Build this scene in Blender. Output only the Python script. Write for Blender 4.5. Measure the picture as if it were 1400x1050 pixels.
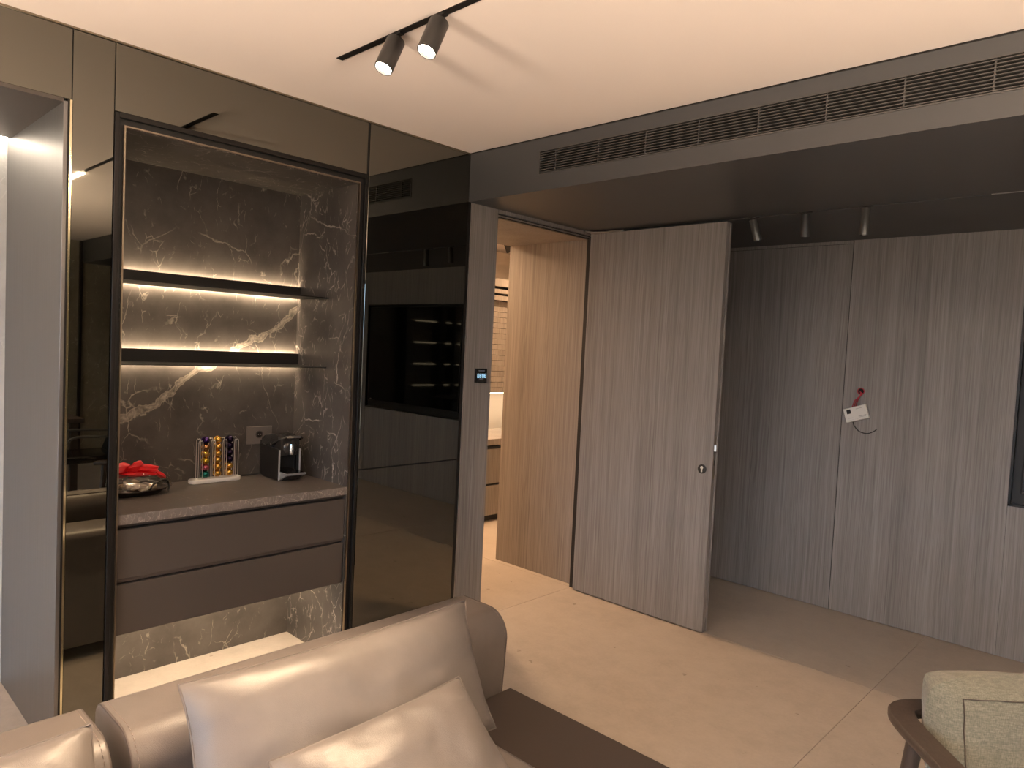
import bpy, bmesh, math, random
from mathutils import Vector, Matrix, noise
random.seed(7)
for _o in list(bpy.data.objects): bpy.data.objects.remove(_o)
S = bpy.context.scene
C = S.collection
PI = math.pi

# ------------------------------------------------------------------ camera
cam_d = bpy.data.cameras.new('camera'); cam = bpy.data.objects.new('camera', cam_d); C.objects.link(cam)
_r = Vector((0.72480, 0.68729, 0.04801)); _u = Vector((-0.06866, 0.00272, 0.99764)); _f = Vector((-0.68553, 0.72638, -0.04916))
_m = Matrix((_r, _u, -_f)).transposed().to_4x4(); _m.translation = (0, 0, 1.55)
cam.matrix_world = _m
cam_d.sensor_width = 36; cam_d.lens = 36 * 969.8 / 1400; cam_d.clip_start = .02
S.camera = cam
# ------------------------------------------------------------------ world, exposure
S.view_settings.view_transform = 'Standard'; S.view_settings.look = 'None'
S.view_settings.exposure = 0.0; S.view_settings.gamma = 1; S.view_settings.use_curve_mapping = False
W = bpy.data.worlds.new('daylight'); S.world = W; W.use_nodes = True
_bg = W.node_tree.nodes['Background']; _bg.inputs[1].default_value = 7.0
_wt = W.node_tree; _tc = _wt.nodes.new('ShaderNodeTexCoord'); _sp = _wt.nodes.new('ShaderNodeSeparateXYZ'); _cr = _wt.nodes.new('ShaderNodeValToRGB')
_wt.links.new(_tc.outputs['Generated'], _sp.inputs[0]); _wt.links.new(_sp.outputs[2], _cr.inputs[0]); _wt.links.new(_cr.outputs[0], _bg.inputs[0])
_cr.color_ramp.elements[0].position = .0; _cr.color_ramp.elements[0].color = (.20, .19, .17, 1)      # ground below the horizon
_cr.color_ramp.elements[1].position = .03; _cr.color_ramp.elements[1].color = (.50, .74, 1, 1)       # pale overcast sky
WARM = (1, .72, .45)
LINEAR_STRENGTH = 110; FILL_PENDANT_W = 45; FILL_UPLIGHT_W = 650; SPOT_W = 130; SHELF_LED = 95; UNDER_LED = 75; ROOM2_W = 480; NICHE_LED = 20

# window opening in the rear wall, marked as a light portal for the sky
WX0, WX1, WZ0, WZ1, YR = -2.4, 3.2, .25, 2.42, -3.6
pl = bpy.data.lights.new('window_portal', 'AREA'); pl.shape = 'RECTANGLE'; pl.size = WX1 - WX0; pl.size_y = WZ1 - WZ0; pl.energy = 1
pl.cycles.is_portal = True
po = bpy.data.objects.new('window_portal', pl); C.objects.link(po); po.location = ((WX0 + WX1) / 2, YR - .1, (WZ0 + WZ1) / 2)
po.rotation_euler = (PI / 2, 0, PI)          # faces +Y, into the room

# ------------------------------------------------------------------ helpers
MAT = {}
def mat(name, col=(.5, .5, .5), rough=.5, metal=0, emit=None, strength=0, spec=.5, bump=None, coat=0):
    m = bpy.data.materials.new(name); m.use_nodes = True; MAT[name] = m
    b = m.node_tree.nodes['Principled BSDF']
    b.inputs['Base Color'].default_value = (*col, 1); b.inputs['Roughness'].default_value = rough
    b.inputs['Metallic'].default_value = metal; b.inputs['Specular IOR Level'].default_value = spec
    b.inputs['Coat Weight'].default_value = coat
    if emit: b.inputs['Emission Color'].default_value = (*emit, 1); b.inputs['Emission Strength'].default_value = strength
    if bump: add_bump(m, *bump)
    return m
class N:                                     # tiny node-graph helper
    def __init__(s, m): s.m = m; s.t = m.node_tree; s.b = s.t.nodes['Principled BSDF']
    def new(s, kind, ins=None, **kw):
        n = s.t.nodes.new(kind)
        for k, v in kw.items(): setattr(n, k, v)
        for k, v in (ins or {}).items():
            if isinstance(v, bpy.types.NodeSocket): s.t.links.new(v, n.inputs[k])
            else: n.inputs[k].default_value = v
        return n
    def coord(s): return s.new('ShaderNodeTexCoord').outputs['Object']
    def mapping(s, vec, scale, loc=(0, 0, 0)): return s.new('ShaderNodeMapping', {'Vector': vec, 'Scale': scale, 'Location': loc}).outputs[0]
    def noise(s, vec, scale, detail=3, rough=.55, out='Fac'):
        return s.new('ShaderNodeTexNoise', {'Vector': vec, 'Scale': scale, 'Detail': detail, 'Roughness': rough}).outputs[out]
    def math(s, op, a, b=0.0, c=None, clamp=False):
        n = s.t.nodes.new('ShaderNodeMath'); n.operation = op; n.use_clamp = clamp
        for i, v in enumerate((a, b) if c is None else (a, b, c)):
            if isinstance(v, bpy.types.NodeSocket): s.t.links.new(v, n.inputs[i])
            else: n.inputs[i].default_value = v
        return n.outputs[0]
    def ramp(s, fac, stops):
        n = s.new('ShaderNodeValToRGB', {'Fac': fac}); e = n.color_ramp.elements
        while len(e) < len(stops): e.new(.5)
        for k, (p, c) in enumerate(stops): e[k].position = p; e[k].color = (*c, 1) if len(c) == 3 else c
        return n.outputs[0]
    def rng(s, v, a, b, c=0, d=1):
        return s.new('ShaderNodeMapRange', {'Value': v, 'From Min': a, 'From Max': b, 'To Min': c, 'To Max': d}).outputs[0]
    def mix(s, f, a, b):
        n = s.t.nodes.new('ShaderNodeMix'); n.data_type = 'RGBA'
        for i, v in ((0, f), (6, a), (7, b)):
            if isinstance(v, bpy.types.NodeSocket): s.t.links.new(v, n.inputs[i])
            else: n.inputs[i].default_value = v if i == 0 else (*v, 1)
        return n.outputs[2]
    def base(s, c): s.t.links.new(c, s.b.inputs['Base Color'])
    def rough(s, c): s.t.links.new(c, s.b.inputs['Roughness'])
    def bump(s, h, st, dist=.002):
        n = s.new('ShaderNodeBump', {'Height': h, 'Strength': st, 'Distance': dist}); s.t.links.new(n.outputs[0], s.b.inputs['Normal'])
def add_bump(m, scale, strength, dist=.002):
    n = N(m); n.bump(n.noise(n.coord(), scale, 4), strength, dist)

def box(bm, x0, x1, y0, y1, z0, z1, bev=0, seg=2):
    r = bmesh.ops.create_cube(bm, size=1, matrix=Matrix.Translation(((x0 + x1) / 2, (y0 + y1) / 2, (z0 + z1) / 2)) @ Matrix.Diagonal((abs(x1 - x0), abs(y1 - y0), abs(z1 - z0), 1)))
    if bev:
        es = list({e for v in r['verts'] for e in v.link_edges})
        bmesh.ops.bevel(bm, geom=es, offset=bev, segments=seg, profile=.5, affect='EDGES')
    return bm
def nb(): return bmesh.new()
def bx(*a, **k): return box(nb(), *a, **k)
def cyl(bm, p0, p1, r0, r1=None, seg=20, caps=True):
    p0 = Vector(p0); p1 = Vector(p1); d = p1 - p0; r1 = r0 if r1 is None else r1
    q = d.to_track_quat('Z', 'Y').to_matrix().to_4x4(); q.translation = (p0 + p1) / 2
    bmesh.ops.create_cone(bm, cap_ends=caps, segments=seg, radius1=r0, radius2=r1, depth=d.length, matrix=q)
    return bm
def tube(bm, pts, r, seg=8, closed=False):
    pts = [Vector(p) for p in pts]; n = len(pts); rings = []
    up = Vector((0, 0, 1)); prev = None
    for i, p in enumerate(pts):
        a = pts[i - 1] if (i or closed) else p; b = pts[(i + 1) % n] if (i < n - 1 or closed) else p
        t = (b - a).normalized()
        if prev is None:
            x = t.cross(up) if abs(t.dot(up)) < .95 else t.cross(Vector((1, 0, 0)))
        else: x = prev - t * prev.dot(t)
        x.normalize(); prev = x; y = t.cross(x)
        rr = r[i] if isinstance(r, (list, tuple)) else r
        rings.append([bm.verts.new(p + (x * math.cos(2 * PI * k / seg) + y * math.sin(2 * PI * k / seg)) * rr) for k in range(seg)])
    for i in range(n if closed else n - 1):
        A, B = rings[i], rings[(i + 1) % n]
        for k in range(seg): bm.faces.new((A[k], A[(k + 1) % seg], B[(k + 1) % seg], B[k]))
    if not closed: bm.faces.new(rings[0][::-1]); bm.faces.new(rings[-1])
    return bm
def spline(pts, n=8):
    P = [Vector(p) for p in pts]; P = [P[0] * 2 - P[1]] + P + [P[-1] * 2 - P[-2]]; out = []
    for i in range(1, len(P) - 2):
        for k in range(n):
            t = k / n; a, b, c, d = P[i - 1:i + 3]
            out.append(.5 * ((2 * b) + (c - a) * t + (2 * a - 5 * b + 4 * c - d) * t * t + (3 * b - a - 3 * c + d) * t ** 3))
    return out + [P[-2]]
def lathe(bm, prof, seg=24, M=Matrix.Identity(4)):
    rings = []
    for r, z in prof: rings.append([bm.verts.new(M @ Vector((max(r, 1e-5) * math.cos(2 * PI * k / seg), max(r, 1e-5) * math.sin(2 * PI * k / seg), z))) for k in range(seg)])
    for A, B in zip(rings, rings[1:]):
        for k in range(seg): bm.faces.new((A[k], A[(k + 1) % seg], B[(k + 1) % seg], B[k]))
    bm.faces.new(rings[0][::-1]); bm.faces.new(rings[-1])
    return bm
def prism(bm, prof, axis, a, b, bev=0, seg=2):
    """extrude a 2D profile: axis 'y' -> prof is (x,z); 'x' -> (y,z); 'z' -> (x,y)"""
    def P(q, t): return Vector((q[0], t, q[1])) if axis == 'y' else Vector((t, q[0], q[1])) if axis == 'x' else Vector((q[0], q[1], t))
    A = [bm.verts.new(P(q, a)) for q in prof]; B = [bm.verts.new(P(q, b)) for q in prof]; n = len(prof)
    fs = [bm.faces.new(A[::-1]), bm.faces.new(B)]
    for i in range(n): fs.append(bm.faces.new((A[i], A[(i + 1) % n], B[(i + 1) % n], B[i])))
    bmesh.ops.recalc_face_normals(bm, faces=fs)
    if bev: bmesh.ops.bevel(bm, geom=list({e for f in fs[:2] for e in f.edges}), offset=bev, segments=seg, profile=.5, affect='EDGES')
    return bm
WM = {}
def finish(name, bm, m, parent=None, smooth=False, autosmooth=True):
    if parent is not None and parent.name in WM:
        bm.transform(WM[parent.name].inverted())
    bmesh.ops.recalc_face_normals(bm, faces=bm.faces)
    me = bpy.data.meshes.new(name)
    if smooth:
        for f in bm.faces: f.smooth = True
        for e in bm.edges:
            if len(e.link_faces) == 2 and e.calc_face_angle(0) > math.radians(42): e.smooth = False
    bm.to_mesh(me); bm.free()
    o = bpy.data.objects.new(name, me); C.objects.link(o)
    if m: me.materials.append(MAT[m] if isinstance(m, str) else m)
    if parent is not None:
        o.parent = parent
        if parent.name in WM: WM[o.name] = WM[parent.name]
    return o
def tag(o, label, cat=None, group=None, kind=None):
    o['label'] = label
    if cat: o['category'] = cat
    if group: o['group'] = group
    if kind: o['kind'] = kind
    return o
def thing(name, label, cat, loc=(0, 0, 0), rz=0, group=None, kind=None):
    o = bpy.data.objects.new(name, None); C.objects.link(o); o.empty_display_size = .05
    o.location = loc; o.rotation_euler = (0, 0, rz)
    WM[o.name] = Matrix.Translation(loc) @ Matrix.Rotation(rz, 4, 'Z')
    return tag(o, label, cat, group, kind)
def copy_tree(o, parent=None):
    c = o.copy(); C.objects.link(c)
    if parent: c.parent = parent
    for ch in list(o.children): copy_tree(ch, c)
    return c
def lamp(name, kind, parent, loc, energy, color, rot=None, **kw):
    d = bpy.data.lights.new(name, kind); d.energy = energy; d.color = color
    for k, v in kw.items(): setattr(d, k, v)
    o = bpy.data.objects.new(name, d); C.objects.link(o)
    L = Vector(loc)
    if parent is not None:
        o.parent = parent
        if parent.name in WM: L = WM[parent.name].inverted() @ L
    o.location = L
    if rot is not None: o.rotation_euler = rot
    return o

# ------------------------------------------------------------------ materials
def marble(name, c0, c1, vein, big=False, rough=.38, amount=1.0, zoom=1.0, dens=0.0):
    m = mat(name, rough=rough); n = N(m); co = n.coord()
    if zoom != 1: co = n.mapping(co, (zoom, zoom, zoom))
    off = n.noise(co, 3.0, 5, .6, 'Color')
    dv = n.new('ShaderNodeVectorMath', {0: off, 1: (.5, .5, .5)}, operation='SUBTRACT').outputs[0]
    dv = n.new('ShaderNodeVectorMath', {0: dv, 'Scale': .16}, operation='SCALE').outputs[0]
    wp = n.new('ShaderNodeVectorMath', {0: co, 1: dv}, operation='ADD').outputs[0]
    cloud = n.noise(co, 4.5, 8, .65)
    col = n.ramp(cloud, [(.3, c0), (.7, c1)])
    def veins(scale, width, mscale, m0, m1, seed, st=(1, 1, 1), rot=0.0):
        vv = n.new('ShaderNodeMapping', {'Vector': wp, 'Scale': st, 'Location': (seed, seed * .7, seed * .3), 'Rotation': (rot, rot * .6, 0)}).outputs[0]
        v = n.new('ShaderNodeTexVoronoi', {'Vector': vv, 'Scale': scale, 'Randomness': 1.0}, feature='DISTANCE_TO_EDGE').outputs['Distance']
        l = n.rng(v, 0, width, 1, 0)
        k = n.rng(n.noise(n.mapping(co, (1, 1, 1), (seed, 3, seed)), mscale, 3), m0 - dens, m1 - dens)
        return n.math('MULTIPLY', l, k)
    va = veins(2.6, .007, 4.5, .50, .66, 1.3, (1, 1, .6), .5)
    vb = veins(7, .014, 8, .54, .66, 5.1, (1, 1, .5), -.6)
    vc = veins(13, .022, 11, .55, .66, 9.7, (1, 1, .45), .9)
    vd = veins(24, .045, 15, .58, .68, 4.2, (1, 1, .4), -.3)
    s = n.math('ADD', n.math('MULTIPLY', va, .6), n.math('ADD', n.math('MULTIPLY', vb, .5), n.math('ADD', n.math('MULTIPLY', vc, .5), n.math('MULTIPLY', vd, .5))), clamp=True)
    fleck = n.math('MULTIPLY', n.rng(n.noise(n.mapping(co, (1, 1, .5)), 42, 4, .6), .70, .75), n.rng(n.noise(co, 5, 2), .52, .62))
    s = n.math('MULTIPLY', n.math('ADD', s, fleck, clamp=True), amount)
    col = n.mix(s, col, vein)
    if big:      # the broad pale band that runs diagonally across the alcove back
        sp = n.new('ShaderNodeSeparateXYZ', {0: co})
        wob = n.math('MULTIPLY', n.math('SUBTRACT', n.noise(co, 5.5, 4, .6), .5), .17)
        d = n.math('ADD', n.math('MULTIPLY', n.math('SUBTRACT', sp.outputs[1], 1.07), -.555), n.math('MULTIPLY', n.math('SUBTRACT', sp.outputs[2], 1.145), .832))
        d = n.math('ABSOLUTE', n.math('ADD', d, wob))
        edge = n.rng(n.math('ABSOLUTE', n.math('SUBTRACT', d, .013)), 0, .0040, 1, 0)
        core = n.math('MULTIPLY', n.rng(d, .002, .019, .55, 0), n.rng(n.noise(co, 26, 4, .7), .34, .6, .15, 1))
        col = n.mix(n.math('MAXIMUM', n.math('MULTIPLY', edge, .5), core), col, (.62, .53, .43))
    n.base(col); n.rough(n.rng(cloud, .3, .7, rough - .06, rough + .08))
    return m
marble('dark_marble', (.050, .043, .038), (.105, .091, .080), (.66, .59, .52), dens=.035)
marble('dark_marble_band', (.050, .043, .038), (.105, .091, .080), (.60, .52, .44), big=True, amount=.8)
marble('olive_marble', (.15, .135, .10), (.235, .215, .165), (.66, .60, .48))
marble('counter_stone', (.085, .071, .063), (.145, .122, .107), (.42, .36, .31), amount=.5, rough=.42)
marble('counter_edge_stone', (.12, .102, .09), (.20, .172, .152), (.50, .43, .37), amount=1.0, rough=.45, zoom=2.5, dens=.10)
marble('pale_marble', (.55, .56, .56), (.70, .71, .70), (.85, .85, .84), rough=.3)
def wood(name, dark, light, rough=.5, bumpst=.12):
    m = mat(name, rough=rough); n = N(m); co = n.coord()
    oi = n.new('ShaderNodeObjectInfo').outputs['Random']
    ofs = n.new('ShaderNodeCombineXYZ', {0: n.math('MULTIPLY', oi, 7), 1: n.math('MULTIPLY', oi, 13), 2: 0.0}).outputs[0]
    co = n.new('ShaderNodeVectorMath', {0: co, 1: ofs}, operation='ADD').outputs[0]
    bend = n.math('MULTIPLY', n.noise(n.mapping(co, (3, 3, .5)), 1, 2), .05)
    cb = n.new('ShaderNodeCombineXYZ', {0: bend, 1: bend, 2: 0.0}).outputs[0]
    cw = n.new('ShaderNodeVectorMath', {0: co, 1: cb}, operation='ADD').outputs[0]
    g1 = n.noise(n.mapping(cw, (95, 95, .8)), 1, 4, .6)
    g2 = n.noise(n.mapping(cw, (380, 380, 3.0)), 1, 3, .6)
    g3 = n.noise(n.mapping(co, (5.5, 5.5, .05)), 1, 2, .5)
    f = n.math('ADD', n.math('MULTIPLY', g1, .50), n.math('ADD', n.math('MULTIPLY', g2, .34), n.math('MULTIPLY', g3, .26)))
    ln = n.rng(n.noise(n.mapping(cw, (62, 62, .35)), 1, 2, .5), .63, .72, 0, .11)
    f = n.math('SUBTRACT', f, ln)
    n.base(n.ramp(f, [(.38, dark), (.55, tuple((a + b) / 2 for a, b in zip(dark, light))), (.72, light)]))
    n.bump(g2, bumpst, .0008)
    return m
wood('grey_veneer', (.148, .136, .131), (.312, .292, .284))
wood('warm_veneer', (.165, .138, .120), (.33, .285, .25))
wood('dark_wood', (.040, .028, .022), (.075, .055, .044), .45, .05)
mat('tinted_mirror', (.188, .184, .160), .010, 1)
mat('black_metal', (.022, .020, .019), .38, .6, bump=(180, .03))
mat('soft_black', (.010, .0095, .009), .5, bump=(150, .05))
mat('bronze_trim', (.30, .25, .19), .3, 1, bump=(120, .02))
mat('polished_edge', (.80, .74, .52), .12, 1, bump=(90, .01))
mm = mat('brushed_metal', (.22, .215, .215), .36, .95); n = N(mm)
n.rough(n.rng(n.noise(n.mapping(n.coord(), (260, 260, 2)), 1, 3), .3, .7, .36, .42))
mat('bulkhead_laminate', (.056, .056, .058), .40, bump=(260, .03))
mat('ceiling_paint', (.85, .765, .715), .9, bump=(90, .02))
mat('warm_white_paint', (.80, .70, .60), .85, bump=(90, .02))
mat('plain_paint', (.62, .60, .58), .85, bump=(90, .02))
mm = mat('floor_tile', rough=.42); n = N(mm); co = n.coord()
a = n.noise(co, 1.6, 6, .6); b = n.noise(co, 11, 6, .65); c = n.noise(co, 70, 3, .6)
f = n.math('ADD', n.math('MULTIPLY', a, .45), n.math('ADD', n.math('MULTIPLY', b, .4), n.math('MULTIPLY', c, .15)))
cl = n.ramp(f, [(.36, (.375, .32, .268)), (.5, (.445, .385, .328)), (.66, (.51, .445, .385))])
sp_ = n.math('MULTIPLY', n.rng(n.noise(co, 17, 2, .5), .735, .76), .55)
n.base(n.mix(sp_, cl, (.16, .12, .09))); n.rough(n.rng(b, .3, .7, .36, .5)); n.bump(c, .05, .001)
mat('grout', (.42, .36, .30), .9, bump=(200, .1))
def leather(name, col, rough):
    m = mat(name, col, rough); n = N(m); co = n.coord()
    v = n.new('ShaderNodeTexVoronoi', {'Vector': co, 'Scale': 330}, feature='DISTANCE_TO_EDGE').outputs['Distance']
    big = n.noise(co, 9, 4, .6)
    h = n.math('ADD', n.math('MULTIPLY', n.rng(v, 0, .25), .35), n.math('MULTIPLY', n.noise(co, 140, 3), .4))
    n.base(n.mix(n.rng(big, .35, .65), tuple(x * .94 for x in col), tuple(min(1, x * 1.06) for x in col)))
    n.bump(h, .28, .0012); return m
leather('taupe_leather', (.160, .137, .125), .33)
leather('taupe_leather_soft', (.180, .158, .146), .35)
mat('piping', (.10, .08, .07), .5, bump=(400, .1))
mat('stitching', (.30, .25, .215), .6, bump=(400, .1))
mat('drawer_lacquer', (.070, .057, .049), .48, bump=(300, .03))
mat('shelf_slab', (.062, .047, .040), .5, bump=(300, .03))
mat('led_shelf', (1, .9, .8), .5, emit=(1, .77, .52), strength=SHELF_LED, bump=(50, .01))
mat('led_under', (1, .9, .8), .5, emit=(1, .78, .54), strength=UNDER_LED, bump=(50, .01))
mat('led_niche', (1, .9, .8), .5, emit=(1, .84, .66), strength=NICHE_LED, bump=(50, .01))
mat('led_room', (1, .9, .8), .5, emit=(1, .80, .55), strength=12, bump=(50, .01))
mat('spot_lens', (1, .95, .9), .4, emit=(1, .86, .68), strength=24, bump=(50, .01))
mat('linear_lens', (1, .95, .9), .4, emit=(1, .80, .56), strength=LINEAR_STRENGTH, bump=(50, .01))
mat('fill_pendant_glass', (1, .95, .9), .3, emit=(1, .80, .58), strength=12, bump=(50, .01))
mat('spot_body', (.040, .037, .035), .42, .3, bump=(220, .03))
mat('spot_body_grey', (.15, .15, .145), .35, .6, bump=(220, .03))
mat('track_black', (.010, .009, .009), .45, bump=(220, .03))
mat('vent_slat', (.075, .072, .070), .42, .3, bump=(220, .03))
mat('vent_dark', (.006, .006, .006), .8, bump=(120, .05))
mat('duct_grey', (.06, .06, .06), .5, .5, bump=(120, .05))
mat('gloss_black', (.006, .006, .006), .10, bump=(40, .003))
mat('tv_screen', (.004, .004, .004), .04, bump=(30, .001))
mat('display_blue', (.1, .1, .1), .3, emit=(.40, .75, 1), strength=1.3, bump=(50, .01))
mat('display_dim', (.12, .12, .14), .4, emit=(.5, .6, .8), strength=.12, bump=(50, .01))
mat('white_plastic', (.78, .76, .72), .42, bump=(200, .02))
mat('grey_print', (.42, .41, .40), .6, bump=(200, .02))
mat('red_cable', (.42, .03, .05), .45, bump=(200, .05))
mat('black_cable', (.02, .02, .02), .5, bump=(200, .05))
mat('steel', (.62, .60, .57), .28, 1, bump=(150, .02))
mat('chrome', (.85, .83, .80), .10, 1, bump=(60, .005))
mat('silver_plastic', (.55, .55, .56), .32, .55, bump=(150, .02))
mat('machine_black', (.012, .011, .011), .38, bump=(350, .04))
mat('machine_gloss', (.030, .026, .024), .16, bump=(60, .005))
mat('socket_plate', (.15, .128, .112), .42, bump=(200, .03))
mat('rack_white', (.80, .76, .70), .45, bump=(200, .02))
mat('rack_wire', (.88, .82, .76), .35, .7, bump=(200, .01))
for nm, cc in (('purple', (.045, .016, .10)), ('copper', (.48, .24, .10)), ('gold', (.66, .36, .07)), ('yellow', (.66, .42, .04)), ('rose', (.48, .12, .14)), ('green', (.015, .14, .11)), ('plum', (.022, .012, .035))):
    mat('foil_' + nm, cc, .26, .85, bump=(120, .15))
mat('red_ribbon', (.72, .006, .012), .42, bump=(90, .25))
mat('tray_metal', (.045, .038, .032), .3, .8, bump=(90, .05))
mat('biscuit', (.50, .39, .24), .7, bump=(60, .4))
mat('wrapper', (.70, .62, .52), .35, bump=(60, .4))
mm = mat('cellophane', (.9, .85, .8), .08); t = mm.node_tree
tr = t.nodes.new('ShaderNodeBsdfTransparent'); tr.inputs[0].default_value = (.93, .90, .87, 1)
gl = t.nodes.new('ShaderNodeBsdfGlossy'); gl.inputs['Roughness'].default_value = .12; gl.inputs[0].default_value = (.95, .92, .88, 1)
mx = t.nodes.new('ShaderNodeMixShader'); lw = t.nodes.new('ShaderNodeLayerWeight'); lw.inputs[0].default_value = .45
mr = t.nodes.new('ShaderNodeMath'); mr.operation = 'MULTIPLY_ADD'; mr.inputs[1].default_value = .40; mr.inputs[2].default_value = .05
t.links.new(lw.outputs['Facing'], mr.inputs[0]); t.links.new(mr.outputs[0], mx.inputs[0])
t.links.new(tr.outputs[0], mx.inputs[1]); t.links.new(gl.outputs[0], mx.inputs[2]); t.links.new(mx.outputs[0], t.nodes['Material Output'].inputs[0])
mm = mat('green_fabric', rough=.9); n = N(mm); co = n.coord()
wv = n.math('ADD', n.math('MULTIPLY', n.noise(n.mapping(co, (60, 60, 420)), 1, 3), .5), n.math('MULTIPLY', n.noise(n.mapping(co, (420, 420, 60)), 1, 3), .5))
n.base(n.ramp(wv, [(.36, (.115, .112, .083)), (.52, (.175, .168, .126)), (.68, (.25, .238, .178))])); n.bump(wv, .35, .0015)
n.b.inputs['Sheen Weight'].default_value = .25
mm = mat('window_glass', (.9, .95, 1), .02); t = mm.node_tree
tr = t.nodes.new('ShaderNodeBsdfTransparent'); gl = t.nodes.new('ShaderNodeBsdfGlossy'); gl.inputs['Roughness'].default_value = .02
mx = t.nodes.new('ShaderNodeMixShader'); mx.inputs[0].default_value = .05
t.links.new(tr.outputs[0], mx.inputs[1]); t.links.new(gl.outputs[0], mx.inputs[2]); t.links.new(mx.outputs[0], t.nodes['Material Output'].inputs[0])

# ------------------------------------------------------------------ the setting
XL, YB, ZC, YF, ZS = -2.83, 4.64, 2.577, 2.593, 2.322       # mirror wall, veneer wall, ceiling, bulkhead face, soffit
XR, XO, YO = 3.9, -5.4, 7.2
def structure(name, label, cat): return thing(name, label, cat, kind='structure')
fl = structure('floor', 'floor of large beige stone-look tiles with fine joints', 'floor')
finish('grout_bed', bx(XO, XR, YR, YO, -.12, -.003), 'grout', fl)
tx = [-0.982 + 1.86 * k for k in range(-3, 4)]; ty = [3.667 + 3.2 * k for k in range(-3, 3)]
for i in range(len(tx) - 1):
    for j in range(len(ty) - 1):
        x0, x1, y0, y1 = max(tx[i], XO), min(tx[i + 1], XR), max(ty[j], YR), min(ty[j + 1], YO)
        if x1 - x0 > .05 and y1 - y0 > .05:
            finish('floor_tile', bx(x0 + .0012, x1 - .0012, y0 + .0012, y1 - .0012, -.02, 0, bev=.0008, seg=1), 'floor_tile', fl)

ce = structure('ceiling', 'smooth warm-white plaster ceiling', 'ceiling')
finish('ceiling_slab', bx(XO, XR, YR, YO, ZC, ZC + .12), 'ceiling_paint', ce)

# dark bulkhead under the ceiling, with an opening for the air grille
VX0, VX1, VZ0, VZ1 = -2.338, 1.9, 2.400, 2.513
bk = structure('wall_bulkhead', 'charcoal laminate bulkhead with matching soffit below the ceiling', 'bulkhead')
zt = ZC - .004
finish('face_panel', bx(XL, VX0, YF, YF + .02, ZS, zt), 'bulkhead_laminate', bk)
finish('face_panel', bx(VX0, VX1, YF, YF + .02, ZS, VZ0), 'bulkhead_laminate', bk)
finish('face_panel', bx(VX0, VX1, YF, YF + .02, VZ1, zt), 'bulkhead_laminate', bk)
finish('face_panel', bx(VX1, XR, YF, YF + .02, ZS, zt), 'bulkhead_laminate', bk)
finish('soffit_panel', bx(XL, XR, YF + .02, 3.668, ZS, ZS + .018), 'bulkhead_laminate', bk)
finish('soffit_panel', bx(XL, XR, 3.690, YB - .002, ZS, ZS + .018), 'bulkhead_laminate', bk)
finish('duct_box', bx(XL, XR, YF + .16, YB, ZS + .02, ZC), 'vent_dark', bk)

# left wall: solid blocks behind, then the things one sees
wl = structure('wall_left', 'wall of bronze mirror panels, black frames and a veneered door jamb', 'wall')
NB, NY0, NY1, NZ = -3.350, .905, 1.905, 2.282           # marble alcove: back x, side y, top z
finish('core', bx(-3.72, -3.655, YR, 2.815, 0, ZC), 'plain_paint', wl)
finish('core', bx(-3.655, XL - .022, 1.945, 2.815, 0, ZC), 'plain_paint', wl)
finish('core', bx(-3.655, NB - .02, .74, 1.945, 0, ZC), 'plain_paint', wl)
finish('core', bx(NB - .02, XL - .022, .74, .885, 0, ZC), 'plain_paint', wl)
finish('core', bx(NB - .02, XL - .022, .885, 1.945, NZ + .02, ZC), 'plain_paint', wl)
finish('core', bx(-3.655, XL - .022, YR, .715, 2.33, ZC), 'plain_paint', wl)
finish('core', bx(-3.655, XL - .0, YR, -1.9, 0, 2.33), 'plain_paint', wl)
def mirror(y0, y1, z0, z1): return finish('mirror_panel', bx(XL - .02, XL, y0, y1, z0, z1, bev=.0012, seg=1), 'tinted_mirror', wl)
mirror(-3.55, .7325, 2.331, ZC - .006)
mirror(.7355, .866, .004, ZC - .006)
mirror(.869, 1.944, 2.331, ZC - .006)
mirror(1.957, 2.592, .940, ZC - .006)
mirror(1.957, 2.592, .004, .936)
finish('edge_trim', bx(XL - .02, XL + .001, .7275, .7345, .0, 2.33), 'polished_edge', wl)
finish('edge_trim', bx(XL - .03, XL + .0005, .721, .7275, .0, 2.33), 'black_metal', wl)
finish('joint_strip', bx(XL - .022, XL - .006, 1.944, 1.957, 0, ZC), 'soft_black', wl)
finish('joint_strip', bx(XL - .022, XL - .006, .866, .869, 2.33, ZC), 'soft_black', wl)
finish('joint_strip', bx(XL - .022, XL - .006, .7325, .7355, 2.33, ZC), 'soft_black', wl)
finish('joint_strip', bx(XL - .022, XL - .008, 1.957, 2.592, .936, .940), 'soft_black', wl)
finish('corner_strip', bx(XL - .022, XL + .002, 2.592, 2.611, 0, ZC), 'black_metal', wl)
# marble alcove
finish('alcove_back', bx(NB - .02, NB, NY0 - .02, NY1 + .02, 0, NZ + .02), 'dark_marble_band', wl)
finish('alcove_side', bx(NB, XL - .016, NY1, NY1 + .018, 0, NZ), 'dark_marble', wl)
finish('alcove_side', bx(NB, XL - .016, NY0 - .018, NY0, 0, NZ), 'dark_marble', wl)
finish('alcove_top', bx(NB, XL - .016, NY0 - .018, NY1 + .018, NZ, NZ + .02), 'dark_marble', wl)
fr = nb()                                               # slim bright inner lip, then the black channel around it
finish('inner_lip', box(box(box(nb(), XL - .006, XL + .003, NY0 - .006, NY0, 0, NZ + .006), XL - .006, XL + .003, NY1, NY1 + .006, 0, NZ + .006), XL - .006, XL + .003, NY0, NY1, NZ, NZ + .006), 'bronze_trim', wl)
fr.free()
finish('frame_channel', box(box(box(nb(), XL - .05, XL - .012, .869, NY0 - .006, 0, 2.33), XL - .05, XL - .012, NY1 + .006, 1.944, 0, 2.33), XL - .05, XL - .012, NY0 - .006, NY1 + .006, NZ + .006, 2.33), 'soft_black', wl)
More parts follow.
